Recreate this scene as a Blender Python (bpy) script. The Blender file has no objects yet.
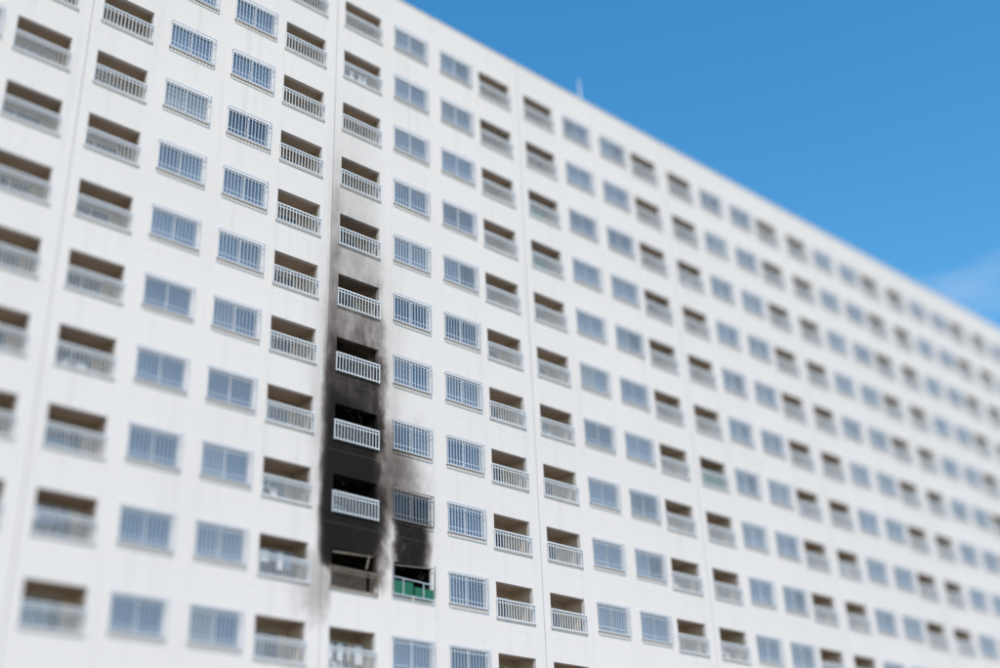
import bpy, numpy as np, math, random
from mathutils import Matrix, Vector
random.seed(7)
ZG=39.5; P=10.7514; H=2.8; NR=14; K0,K1=-3,8
S=bpy.context.scene
S.view_settings.view_transform='Standard'; S.view_settings.look='None'; S.view_settings.exposure=0

# ---------------- node helpers ----------------
class NT:
    def __init__(s,name):
        s.m=bpy.data.materials.new(name); s.m.use_nodes=True
        s.t=s.m.node_tree; s.b=s.t.nodes['Principled BSDF']
    def n(s,ty,**kw):
        nd=s.t.nodes.new(ty)
        for k,v in kw.items(): setattr(nd,k,v)
        return nd
    def link(s,a,b): s.t.links.new(a,b)
    def put(s,inp,v):
        if hasattr(v,'is_output') or isinstance(v,bpy.types.NodeSocket): s.link(v,inp)
        else: inp.default_value=v
    def math(s,op,a,b=0.0,clamp=False):
        nd=s.n('ShaderNodeMath',operation=op); nd.use_clamp=clamp
        s.put(nd.inputs[0],a); s.put(nd.inputs[1],b); return nd.outputs[0]
    def ss(s,v,a,b,lo=0.0,hi=1.0,kind='SMOOTHSTEP'):
        nd=s.n('ShaderNodeMapRange',interpolation_type=kind)
        s.put(nd.inputs['Value'],v)
        nd.inputs['From Min'].default_value=a; nd.inputs['From Max'].default_value=b
        nd.inputs['To Min'].default_value=lo; nd.inputs['To Max'].default_value=hi
        return nd.outputs['Result']
    def mix(s,f,a,b,mode='MIX'):
        nd=s.n('ShaderNodeMix',data_type='RGBA',blend_type=mode)
        s.put(nd.inputs[0],f); s.put(nd.inputs[6],a); s.put(nd.inputs[7],b); return nd.outputs[2]
    def coords(s):
        c=s.n('ShaderNodeTexCoord').outputs['Object']; return c
    def noise(s,scale,detail=4,rough=.55,stretch=(1,1,1)):
        mp=s.n('ShaderNodeMapping'); mp.inputs['Scale'].default_value=stretch
        s.link(s.coords(),mp.inputs[0])
        nz=s.n('ShaderNodeTexNoise'); s.link(mp.outputs[0],nz.inputs['Vector'])
        nz.inputs['Scale'].default_value=scale; nz.inputs['Detail'].default_value=detail; nz.inputs['Roughness'].default_value=rough
        return nz.outputs['Fac']

def soot_density(N):
    sep=N.n('ShaderNodeSeparateXYZ'); N.link(N.coords(),sep.inputs[0])
    X=sep.outputs[0]; Z=N.math('SUBTRACT',sep.outputs[2],ZG)
    n1=N.noise(.6,5,.6); n2=N.noise(2.0,6,.65,(1,1,.3)); n3=N.noise(1.1,6,.7,(1.2,1,.45))
    wob=N.math('MULTIPLY',N.math('SUBTRACT',n1,.5),1.5)
    wob2=N.math('MULTIPLY',N.math('SUBTRACT',n2,.5),.6)
    Xw=N.math('ADD',X,N.math('ADD',wob,wob2))
    Zw=N.math('ADD',Z,N.math('ADD',N.math('MULTIPLY',wob,2.2),N.math('MULTIPLY',wob2,2.5)))
    ramp=N.n('ShaderNodeValToRGB'); cr=ramp.color_ramp; cr.interpolation='EASE'
    def t(z): return (z+27)/27
    st=[(-25.8,0),(-24.9,1.0),(-22.0,1.0),(-19.6,.95),(-17.8,.58),(-15.4,.25),(-12.6,.12),(-9.8,.055),(-7,.02),(-3.5,0)]
    cr.elements[0].position=t(st[0][0]); cr.elements[0].color=(0,0,0,1)
    cr.elements[1].position=t(st[-1][0]); cr.elements[1].color=(0,0,0,1)
    for z,v in st[1:-1]:
        e=cr.elements.new(t(z)); e.color=(v,v,v,1)
    N.link(N.math('DIVIDE',N.math('ADD',Zw,27.0),27.0),ramp.inputs[0])
    left=N.ss(N.math('ADD',X,N.math('MULTIPLY',wob2,.7)),-1.70,-1.10)
    sh=N.ss(Z,-21,-10,0,.45)
    right=N.ss(N.math('ADD',Xw,sh),.75,1.80,1,0)
    d1=N.math('MULTIPLY',N.math('MULTIPLY',left,right),N.math('MULTIPLY',ramp.outputs[0],1.2))
    gx=N.math('MULTIPLY',N.ss(Xw,1.6,2.2),N.ss(Xw,2.9,3.75,1,0))
    gz=N.math('MULTIPLY',N.ss(Z,-24.75,-24.55),N.ss(Zw,-23.6,-22.0,1.1,0))
    d2=N.math('MULTIPLY',gx,gz)
    hx=N.math('MULTIPLY',N.ss(Xw,1.0,1.6),N.ss(Xw,1.8,3.9,1,0))
    hz=N.math('MULTIPLY',N.ss(Z,-23.6,-22.6),N.ss(Zw,-21.2,-17.6,1,0))
    d3=N.math('MULTIPLY',N.math('MULTIPLY',hx,hz),.38)
    bx=N.math('MULTIPLY',N.ss(Xw,-2.9,-1.5),N.ss(X,-1.1,-.8,1,0))
    bz=N.math('MULTIPLY',N.ss(Zw,-27.4,-26.2),N.ss(Zw,-25.6,-24.6,1,0))
    d4=N.math('MULTIPLY',N.math('MULTIPLY',bx,bz),.13)
    ax=N.math('MULTIPLY',N.ss(Xw,-2.5,-1.1),N.ss(Xw,.8,3.4,1,0))
    az=N.math('MULTIPLY',N.ss(Zw,-25,-22),N.ss(Zw,-19,-9,1,0))
    d5=N.math('MULTIPLY',N.math('MULTIPLY',ax,az),.08)
    # streak climbing along the joint
    jx=N.math('MULTIPLY',N.ss(X,-1.45,-1.25),N.ss(Xw,-1.2,-.5,1,0))
    jz=N.math('MULTIPLY',N.ss(Zw,-20,-18),N.ss(Zw,-15,-6,1,0))
    d6=N.math('MULTIPLY',N.math('MULTIPLY',jx,jz),.28)
    d=d1
    for q in (d2,d3,d4,d5,d6): d=N.math('ADD',N.math('MAXIMUM',d,q),N.math('MULTIPLY',N.math('MINIMUM',d,q),.3))
    amp=N.ss(d,.5,1.0,1.0,.35)
    mod=N.math('ADD',1.0,N.math('MULTIPLY',N.ss(n3,.3,.7,-.5,.4,'LINEAR'),amp))
    d=N.math('MULTIPLY',d,mod)
    return N.math('MINIMUM',d,1.2),X,Z

def apply_soot(N,col):
    d,X,Z=soot_density(N)
    cc=N.n('ShaderNodeCombineColor')
    for i,k in enumerate((3.85,4.1,4.25)):
        N.link(N.math('POWER',math.e,N.math('MULTIPLY',d,-k)),cc.inputs[i])
    return N.mix(1.0,col,cc.outputs[0],'MULTIPLY'),d,Z

def facade_mat():
    N=NT('painted_concrete')
    big=N.noise(.12,3); fine=N.noise(6,6,.7); streak=N.noise(1.0,4,.6,(2.2,2.2,.10))
    c=N.mix(big,(.82,.75,.705,1),(.72,.66,.62,1))
    c=N.mix(N.ss(streak,.5,.78,0,.38),c,(.57,.52,.48,1))
    c=N.mix(N.math('MULTIPLY',fine,.12),c,(.6,.56,.53,1))
    c,d,Z=apply_soot(N,c)
    fr=N.math('FRACT',N.math('DIVIDE',N.math('ADD',Z,200*H+1.25),H))
    ln=N.math('LESS_THAN',fr,.010)
    c=N.mix(N.math('MULTIPLY',ln,.12),c,(.3,.28,.27,1))
    N.link(c,N.b.inputs['Base Color']); N.b.inputs['Roughness'].default_value=.85
    N.b.inputs['Specular IOR Level'].default_value=.25
    bp=N.n('ShaderNodeBump'); bp.inputs['Strength'].default_value=.25; bp.inputs['Distance'].default_value=.02
    N.link(fine,bp.inputs['Height']); N.link(bp.outputs[0],N.b.inputs['Normal'])
    return N.m

def simple(name,col,rough=.5,metal=0,soot=False,var=.15,scale=3):
    N=NT(name); nz=N.noise(scale,4)
    c=N.mix(N.math('MULTIPLY',nz,var*2),(*col,1),tuple(v*.55 for v in col)+(1,))
    if soot: c,_,_=apply_soot(N,c)
    N.link(c,N.b.inputs['Base Color']); N.b.inputs['Roughness'].default_value=rough; N.b.inputs['Metallic'].default_value=metal
    return N.m

def glass_mat():
    N=NT('window_glass')
    at=N.n('ShaderNodeAttribute',attribute_name='tint'); 
    nz=N.noise(1.4,3,.5,(1.5,1,.25))
    c=N.mix(N.math('MULTIPLY',nz,.6),at.outputs['Color'],(.05,.09,.15,1))
    c,_,_=apply_soot(N,c)
    N.link(c,N.b.inputs['Base Color']); N.b.inputs['Roughness'].default_value=.06
    N.b.inputs['IOR'].default_value=1.6; N.b.inputs['Coat Weight'].default_value=.6; N.b.inputs['Coat Roughness'].default_value=.03
    return N.m

M=dict(wall=facade_mat(),
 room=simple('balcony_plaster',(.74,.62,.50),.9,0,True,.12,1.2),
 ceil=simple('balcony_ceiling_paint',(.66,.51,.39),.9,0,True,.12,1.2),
 glass=glass_mat(),
 white=simple('white_painted_metal',(.74,.76,.78),.45,0,False,.08),
 frame=simple('window_frame_pvc',(.62,.63,.65),.5,0,True,.08),
 grille=simple('grille_painted_metal',(.60,.64,.70),.45,0,False,.1),
 sooty=simple('sooty_metal',(.30,.28,.27),.7,0,False,.5,4),
 rust=simple('burnt_rusty_metal',(.33,.26,.20),.8,0,False,.6,5),
 char=simple('charred_plaster',(.022,.019,.018),.95,0,False,.6,2),
 joint=simple('joint_sealant',(.64,.60,.57),.9,0,True,.2),
 green=simple('green_mesh_panel',(.01,.15,.08),.7,0,False,.4,5),
 ac=simple('ac_casing',(.68,.66,.62),.5,0,True,.1),
 dark=simple('dark_plastic',(.04,.04,.045),.6),
 roof=simple('roof_membrane',(.20,.26,.20),.8),
)
# ---------------- mesh accumulators ----------------
class Acc:
    def __init__(s): s.v=[];s.f=[];s.mi=[];s.col=[]
    def quad(s,a,b,c,d,m=0,col=(1,1,1)):
        n=len(s.v); s.v+= [a,b,c,d]; s.f.append((n,n+1,n+2,n+3)); s.mi.append(m); s.col.append(col)
    def box(s,x0,x1,y0,y1,z0,z1,m=0,col=(1,1,1)):
        n=len(s.v)
        s.v+= [(x0,y0,z0),(x1,y0,z0),(x1,y1,z0),(x0,y1,z0),(x0,y0,z1),(x1,y0,z1),(x1,y1,z1),(x0,y1,z1)]
        for q in ((0,3,2,1),(4,5,6,7),(0,1,5,4),(1,2,6,5),(2,3,7,6),(3,0,4,7)):
            s.f.append(tuple(n+i for i in q)); s.mi.append(m); s.col.append(col)
    def obox(s,cx,cy,cz,sx,sy,sz,rot=0,axis='Y',m=0,col=(1,1,1)):
        R=Matrix.Rotation(rot,3,axis); n=len(s.v)
        for dz in(-1,1):
            for dx,dy in((-1,-1),(1,-1),(1,1),(-1,1)):
                p=R@Vector((dx*sx/2,dy*sy/2,dz*sz/2)); s.v.append((cx+p.x,cy+p.y,cz+p.z))
        for q in ((0,3,2,1),(4,5,6,7),(0,1,5,4),(1,2,6,5),(2,3,7,6),(3,0,4,7)):
            s.f.append(tuple(n+i for i in q)); s.mi.append(m); s.col.append(col)
    def fan(s,cx,y,cz,r,m=0,n=16):
        k=len(s.v); s.v+= [(cx+r*math.cos(i*2*math.pi/n),y,cz+r*math.sin(i*2*math.pi/n)) for i in range(n)]
        s.f.append(tuple(range(k,k+n))); s.mi.append(m); s.col.append((1,1,1))
    def obj(s,name,mats,parent=None,tint=False):
        me=bpy.data.meshes.new(name); me.from_pydata(s.v,[],s.f)
        for m in mats: me.materials.append(m)
        me.polygons.foreach_set('material_index',s.mi)
        if tint:
            a=me.color_attributes.new('tint','FLOAT_COLOR','CORNER'); arr=[]
            for f,c in zip(s.f,s.col): arr+= [c[0],c[1],c[2],1.0]*len(f)
            a.data.foreach_set('color',arr)
        me.update(); o=bpy.data.objects.new(name,me); S.collection.objects.link(o)
        if parent: o.parent=parent
        return o

root=bpy.data.objects.new('apartment_building',None); S.collection.objects.link(root)
walls=Acc(); rooms=Acc(); glass=Acc(); frames=Acc(); grilles=Acc(); rails=Acc(); items=Acc()
XL=K0*P-1.35; XR=K1*P-1.35; ZT=ZG+2.3; ZB=0.0
SL=[(-.95,1.02,'b'),(1.80,3.60,'w'),(4.48,6.30,'w'),(6.86,8.83,'b')]
BZ=(-.76,.62); WZ=(-.56,.58)
JW=.012
def zrow(r): return ZG-H*r
def tintcol():
    u=random.random()
    if u<.66: b=(.13,.185,.26)
    elif u<.84: b=(.20,.24,.29)
    elif u<.95: b=(.05,.075,.115)
    else: b=(.32,.33,.34)
    k=random.uniform(.72,1.2); return tuple(min(.9,c*k) for c in b)

for k in range(K0,K1):
    ox=k*P
    xj=ox-1.35
    for (a,b,c,d) in (((xj-JW),0,(xj-JW),.05),((xj+JW),0,(xj+JW),.05)):
        walls.quad((a,b,ZB),(c,d,ZB),(c,d,ZT),(a,b,ZT),1)
    walls.quad((xj-JW,.05,ZB),(xj+JW,.05,ZB),(xj+JW,.05,ZT),(xj-JW,.05,ZT),1)
    cur=xj+JW
    for si,(a,b,kind) in enumerate(SL):
        x0,x1=ox+a,ox+b
        walls.quad((cur,0,ZB),(x0,0,ZB),(x0,0,ZT),(cur,0,ZT)); cur=x1
        zz=BZ if kind=='b' else WZ
        prev=ZT
        for r in range(NR):
            zc=zrow(r); z0,z1=zc+zz[0],zc+zz[1]
            walls.quad((x0,0,z1),(x1,0,z1),(x1,0,prev),(x0,0,prev)); prev=z0
            burn = (k==0 and si==0 and r in(7,8,9)) ; gb=(k==0 and si==1 and r==9)
            dep=.18 if kind=='b' else .12
            for q in (((x0,0,z0),(x0,dep,z0),(x0,dep,z1),(x0,0,z1)),((x1,0,z0),(x1,0,z1),(x1,dep,z1),(x1,dep,z0)),
                      ((x0,0,z1),(x0,dep,z1),(x1,dep,z1),(x1,0,z1)),((x0,0,z0),(x1,0,z0),(x1,dep,z0),(x0,dep,z0))):
                walls.quad(*q)
            if kind=='b' or gb:
                X0,X1,Z0,Z1,Y0,Y1=x0-.10,x1+.12,zc-1.35,zc+.78,dep,1.35
                if gb: Y1=2.5
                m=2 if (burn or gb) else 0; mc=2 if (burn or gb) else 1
                rooms.quad((X0,Y1,Z0),(X1,Y1,Z0),(X1,Y1,Z1),(X0,Y1,Z1),m)
                rooms.quad((X0,Y0,Z0),(X0,Y1,Z0),(X0,Y1,Z1),(X0,Y0,Z1),m)
                rooms.quad((X1,Y0,Z0),(X1,Y0,Z1),(X1,Y1,Z1),(X1,Y1,Z0),m)
                rooms.quad((X0,Y0,Z0),(X1,Y0,Z0),(X1,Y1,Z0),(X0,Y1,Z0),m)
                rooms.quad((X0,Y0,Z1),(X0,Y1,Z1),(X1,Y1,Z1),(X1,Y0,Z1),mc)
                for (a0,a1,c0,c1) in ((X0,x0,Z0,Z1),(x1,X1,Z0,Z1),(x0,x1,Z0,z0),(x0,x1,z1,Z1)):
                    rooms.quad((a0,Y0,c0),(a1,Y0,c0),(a1,Y0,c1),(a0,Y0,c1),m)
            if kind=='b':
                yb=1.35; dx0,dx1=x0+.30,x1-.20; dz0,dz1=zc-1.3,zc+.50
                fm=1 if burn else 0
                w=.06
                frames.box(dx0,dx0+w,yb-.07,yb-.003,dz0,dz1,fm); frames.box(dx1-w,dx1,yb-.07,yb-.003,dz0,dz1,fm)
                frames.box(dx0+w,dx1-w,yb-.07,yb-.003,dz1-w,dz1,fm)
                mid=(dx0+dx1)/2+random.choice([-.2,0,0,.2]); frames.box(mid-.035,mid+.035,yb-.068,yb-.004,dz0,dz1-w,fm)
                for g0,g1 in((dx0+w,mid-.035),(mid+.035,dx1-w)):
                    col=tintcol() 
                    if burn: col=(.02,.02,.03)
                    glass.quad((g0,yb-.035,dz0),(g1,yb-.035,dz0),(g1,yb-.035,dz1-w),(g0,yb-.035,dz1-w),0,col)
                yr=-.07; rz0=z0-.10; rz1=zc-.06
                rm=0
                if burn and r==9: rm=2
                e0,e1=x0-.05,x1+.05
                rails.box(e0,e1,yr-.025,yr+.025,rz1-.05,rz1,rm)
                rails.box(e0,e1,yr-.018,yr+.018,rz1-.17,rz1-.14,rm)
                rails.box(e0,e1,yr-.02,yr+.02,rz0+.03,rz0+.07,rm)
                nb=14
                for j in range(nb+1):
                    xx=e0+.02+(e1-e0-.04)*j/nb; w2=.020 if j in(0,nb) else .013
                    if rm==2 and random.random()<.12: 
                        continue
                    tw=random.uniform(-.04,.04) if rm==2 else 0
                    rails.obox(xx,yr,(rz0+rz1-.05)/2,w2*2,.026,rz1-.05-rz0,tw,'Y',rm)
                for xx in(e0+.02,e1-.02):
                    for zb in(rz1-.03,rz0+.05): rails.box(xx-.015,xx+.015,yr+.02,-.001,zb-.015,zb+.015,rm)
                if not burn:
                    u=random.random()
                    if u<.30:
                        ax=x0+random.uniform(.15,1.0); az=zc-1.35+random.uniform(.35,.6)
                        items.box(ax,ax+.8,.75,1.08,az,az+.62,0); items.fan(ax+.3,.745,az+.31,.24,1)
                        for q in(.05,.72): items.box(ax+q,ax+q+.04,.78,1.05,zc-1.34,az,1)
                    if random.random()<.10 and r>0:
                        zl=zc+random.uniform(.1,.3); xl=x0+.15
                        items.box(x0+.05,x1-.05,.55,.57,zl,zl+.02,0)
                        while xl<x1-.35:
                            w3=random.uniform(.15,.35); hh=random.uniform(.35,.7)
                            items.obox(xl+w3/2,.56,zl-hh/2,w3-.02,.03,hh,random.uniform(-.05,.05),'Y',random.choice([2,2,3,5])); xl+=w3+random.uniform(.0,.25)
                    if random.random()<.2:
                        bx=x0+random.uniform(.1,1.2); items.obox(bx+.3,.5,zc-.98,.45,.35,.7,0,'Z',random.choice([0,3,5]))
                    if (k,si,r) in((2,0,6),):
                        items.box(x0+.05,x1-.3,.02,.04,z0,zc-.12,6)
                    if (k,si,r) in((1,0,2),(1,0,3)):
                        items.box(x0+.1,x0+1.1,.12,.14,z0-.3,zc-.30,6)
            elif not gb:
                yg=.10; w=.05; xm=(x0+x1)/2
                frames.box(x0,x0+w,.05,.12,z0,z1); frames.box(x1-w,x1,.05,.12,z0,z1)
                frames.box(x0+w,x1-w,.05,.12,z1-w,z1); frames.box(x0+w,x1-w,.05,.12,z0,z0+w)
                frames.box(xm-.03,xm+.03,.052,.118,z0+w,z1-w)
                c0=tintcol(); c1=c0 if random.random()<.6 else tintcol()
                if k==0 and si==1 and r==8: c0=c1=(.03,.04,.07)
                open_=random.random()<.08
                for g0,g1,cc in((x0+w,xm-.03,c0),(xm+.03,x1-w,c1 if not open_ else (.02,.025,.03))):
                    glass.quad((g0,yg,z0+w),(g1,yg,z0+w),(g1,yg,z1-w),(g0,yg,z1-w),0,cc)
                frames.box(x0-.03,x1+.03,-.04,-.001,z0-.05,z0-.005,2)
            if kind=='w' and not gb:
                e0,e1=x0-.07,x1+.07; gz0,gz1=z0-.07,z1+.04; yr=-.13; gm=1 if (k==0 and si==1 and r==8) else 0
                for zb,t in((gz1-.035,.035),(gz1-.24,.022),(gz0+.20,.022),(gz0,.035)):
                    grilles.box(e0,e1,yr-.012,yr+.012,zb,zb+t,gm)
                nb=13
                for j in range(nb+1):
                    xx=e0+.012+(e1-e0-.024)*j/nb; grilles.box(xx-.011,xx+.011,yr-.014,yr+.010,gz0+.002,gz1-.002,gm)
                for xx in(e0+.012,e1-.012):
                    for zb in(gz1-.03,gz0+.01): grilles.box(xx-.012,xx+.012,yr+.01,-.001,zb,zb+.022,gm)
            if gb:
                e0,e1=x0-.07,x1+.07
                gz0,gz1=z0-.12,z1+.04
                grilles.box(e0,e1,-.142,-.118,gz0,gz0+.035,0)
                grilles.obox((e0+e1)/2,-.13,z0+.50,e1-e0,.022,.03,.03,'Y',0)
                for xx in(e0,e0+.45,e1-.55,e1):
                    grilles.obox(xx,-.13,(gz0+z0+.5)/2,.026,.022,z0+.5-gz0,random.uniform(-.05,.05),'Y',0)
                grilles.obox(e1,-.13,zc+.05,.03,.022,1.2,.02,'Y',1); grilles.obox(e0,-.13,zc+.05,.03,.022,1.2,-.02,'Y',1)
                grilles.obox(x0+.9,-.10,z1-.1,1.9,.022,.03,-.07,'Y',1)
                items.box(e0+.03,e0+.92,-.11,-.09,gz0+.04,z0+.42,6); items.box(e0+1.0,e1-.06,-.108,-.09,gz0+.04,z0+.28,6)
                for j in range(6):
                    items.obox(random.uniform(x0,x1),random.uniform(.1,.6),z1-random.uniform(0,.35),.03,.03,random.uniform(.2,.6),random.uniform(-.8,.8),'Y',7)
            if burn:
                for j in range(9):
                    items.obox(random.uniform(x0,x1),random.uniform(.1,1.1),zc+.7-random.uniform(0,.25),.03,.03,random.uniform(.2,.6),random.uniform(-1.2,1.2),'Y',7)
                if r==9:
                    items.obox(x0+.35,.7,zc-.95,.5,.4,.8,.05,'Y',8); items.obox(x0+1.2,.6,zc-1.05,.6,.4,.5,-.1,'Y',8)
                    items.obox(x1-.35,.02,zc+.35,.05,.03,.55,.25,'Y',8); items.obox(x0+1.0,.05,zc+.55,1.8,.03,.05,-.05,'Y',8)
                if r==8:
                    items.box(x0+.2,x1-.5,1.2,1.22,zc-.7,zc-.05,9)
        walls.quad((x0,0,ZB),(x1,0,ZB),(x1,0,prev),(x0,0,prev))
    walls.quad((cur,0,ZB),(ox+P-1.35-JW,0,ZB),(ox+P-1.35-JW,0,ZT),(cur,0,ZT))
D=13
walls.quad((XL-JW,0,ZB),(XL-JW,D,ZB),(XL-JW,D,ZT),(XL-JW,0,ZT)); walls.quad((XR-JW,0,ZB),(XR-JW,D,ZB),(XR-JW,D,ZT),(XR-JW,0,ZT))
walls.quad((XL-JW,D,ZB),(XR-JW,D,ZB),(XR-JW,D,ZT),(XL-JW,D,ZT))
walls.quad((XL-JW,.25,ZT-1.1),(XR-JW,.25,ZT-1.1),(XR-JW,.25,ZT),(XL-JW,.25,ZT))
walls.quad((XL-JW,.25,ZT-1.1),(XR-JW,.25,ZT-1.1),(XR-JW,D,ZT-1.1),(XL-JW,D,ZT-1.1),2)
walls.box(XL-.12,XR+.05,-.03,.30,ZT,ZT+.07,0)
walls.obj('facade_walls',[M['wall'],M['joint'],M['roof']],root)
rooms.obj('balcony_rooms',[M['room'],M['ceil'],M['char']],root)
glass.obj('window_panes',[M['glass']],root,True)
frames.obj('window_frames',[M['frame'],M['char'],M['wall']],root)
grilles.obj('window_grilles',[M['grille'],M['sooty']],root)
rails.obj('balcony_railings',[M['white'],M['sooty'],M['rust']],root)
cl=[simple('cloth_white',(.7,.7,.7),.9),simple('cloth_blue',(.12,.16,.26),.9),simple('cloth_red',(.38,.08,.07),.9),simple('cloth_beige',(.45,.36,.27),.9)]
items.obj('balcony_contents',[M['ac'],M['dark']]+cl+[M['green'],M['char'],M['rust'],simple('scorched_pane',(.10,.17,.27),.3,0,False,.5)],root)

A=Acc(); ax=14.66
def cyl(acc,x,y,z0,z1,r0,r1,n=10,m=0):
    k=len(acc.v)
    for z,r in((z0,r0),(z1,r1)):
        acc.v+= [(x+r*math.cos(i*2*math.pi/n),y+r*math.sin(i*2*math.pi/n),z) for i in range(n)]
    for i in range(n):
        j=(i+1)%n; acc.f.append((k+i,k+j,k+n+j,k+n+i)); acc.mi.append(m); acc.col.append((1,1,1))
    acc.f.append(tuple(k+n+i for i in range(n))); acc.mi.append(m); acc.col.append((1,1,1))
cyl(A,ax,.6,ZT-1.1,ZT+.9,.07,.05); cyl(A,ax,.6,ZT+.9,ZT+2.1,.045,.02); A.box(ax-.2,ax+.2,.4,.8,ZT-1.1,ZT-.9)
A.obj('rooftop_antenna',[M['white']])

def sheet(name,x0,x1,y0,y1,z,mat):
    a=Acc(); a.quad((x0,y0,z),(x1,y0,z),(x1,y1,z),(x0,y1,z)); return a.obj(name,[mat])
sheet('ground',-1500,1500,-1500,1500,-.02,simple('grassy_ground',(.09,.11,.05),.95,0,False,.5,.3))
sheet('parking_road',-120,180,-34,-9,-.012,simple('asphalt',(.055,.055,.057),.9,0,False,.3,1.5))
pv=Acc(); pv.box(-120,180,-9,-.06,-.025,.11); pv.obj('pavement',[simple('concrete_paving',(.33,.32,.30),.9,0,False,.25,1)])
mk=Acc()
for i in range(100): mk.quad((-110+i*2.5,-14,-.008),(-109.88+i*2.5,-14,-.008),(-109.88+i*2.5,-9.1,-.008),(-110+i*2.5,-9.1,-.008))
mk.obj('parking_markings',[simple('road_paint',(.75,.75,.72),.7)])

# ---------------- light ----------------
el=math.radians(48); az=Vector((-.42,-.91)).normalized()
sd=Vector((az.x*math.cos(el),az.y*math.cos(el),math.sin(el)))
L=bpy.data.lights.new('sun','SUN'); L.energy=3.0; L.angle=math.radians(.5); L.color=(1,.92,.835)
lo=bpy.data.objects.new('sun',L); S.collection.objects.link(lo); lo.rotation_euler=sd.to_track_quat('Z','Y').to_euler()
W=bpy.data.worlds.new('World'); S.world=W; W.use_nodes=True; nt=W.node_tree
sky=nt.nodes.new('ShaderNodeTexSky'); sky.sky_type='NISHITA'; sky.sun_disc=False
sky.sun_elevation=el; sky.sun_rotation=math.atan2(az.x,az.y); sky.air_density=1.2; sky.dust_density=.6; sky.ozone_density=1.0
hs=nt.nodes.new('ShaderNodeHueSaturation'); hs.inputs['Saturation'].default_value=1.42; hs.inputs['Value'].default_value=1.5; hs.inputs['Hue'].default_value=.492
nt.links.new(sky.outputs[0],hs.inputs['Color'])
# thin high cirrus streaks in one part of the sky
class WN(NT):
    def __init__(s): s.t=nt
w=WN(); tc=w.n('ShaderNodeTexCoord').outputs['Generated']
def dot(v):
    d=w.n('ShaderNodeVectorMath',operation='DOT_PRODUCT'); w.link(tc,d.inputs[0]); d.inputs[1].default_value=v; return d.outputs['Value']
u=dot((.748,-.663,-.035)); v=dot((-.2745,-.357,.893))
nz=w.n('ShaderNodeTexNoise'); w.link(tc,nz.inputs['Vector']); nz.inputs['Scale'].default_value=28; nz.inputs['Detail'].default_value=5
wv=w.math('ADD',v,w.math('MULTIPLY',w.math('SUBTRACT',nz.outputs['Fac'],.5),.008))
tot=None
for u0,v0,sl,hw,hh,a in((.345,.037,.18,.045,.005,.5),(.372,.052,.35,.025,.004,.4),(.36,.025,.1,.07,.012,.18)):
    du=w.math('SUBTRACT',u,u0); dv=w.math('SUBTRACT',w.math('SUBTRACT',wv,v0),w.math('MULTIPLY',du,sl))
    m=w.math('MULTIPLY',w.ss(w.math('ABSOLUTE',du),0,hw,1,0),w.ss(w.math('ABSOLUTE',dv),0,hh,a,0))
    tot=m if tot is None else w.math('ADD',tot,m)
tot=w.math('MULTIPLY',tot,w.ss(dot((.812,.379,.443)),.5,.8))
mx=w.mix(tot,hs.outputs[0],(6.0,6.6,7.2,1))
nt.links.new(mx,nt.nodes['Background'].inputs[0])
nt.nodes['Background'].inputs[1].default_value=.14

# ---------------- camera ----------------
R=Matrix(((0.747843,-0.662927,-0.035477),(-0.274524,-0.357461,0.892669),(-0.604456,-0.657837,-0.449314)))
C=Vector((-25.23427,-35.73594,-37.85995+ZG))
cd=bpy.data.cameras.new('camera'); cam=bpy.data.objects.new('camera',cd); S.collection.objects.link(cam)
cam.matrix_world=Matrix.Translation(C)@R.transposed().to_4x4()
cd.sensor_width=36; cd.lens=1241.205*36/1000; cd.clip_end=5000; cd.clip_start=.1
cd.dof.use_dof=True; cd.dof.focus_distance=49.6; cd.dof.aperture_fstop=.036
S.camera=cam
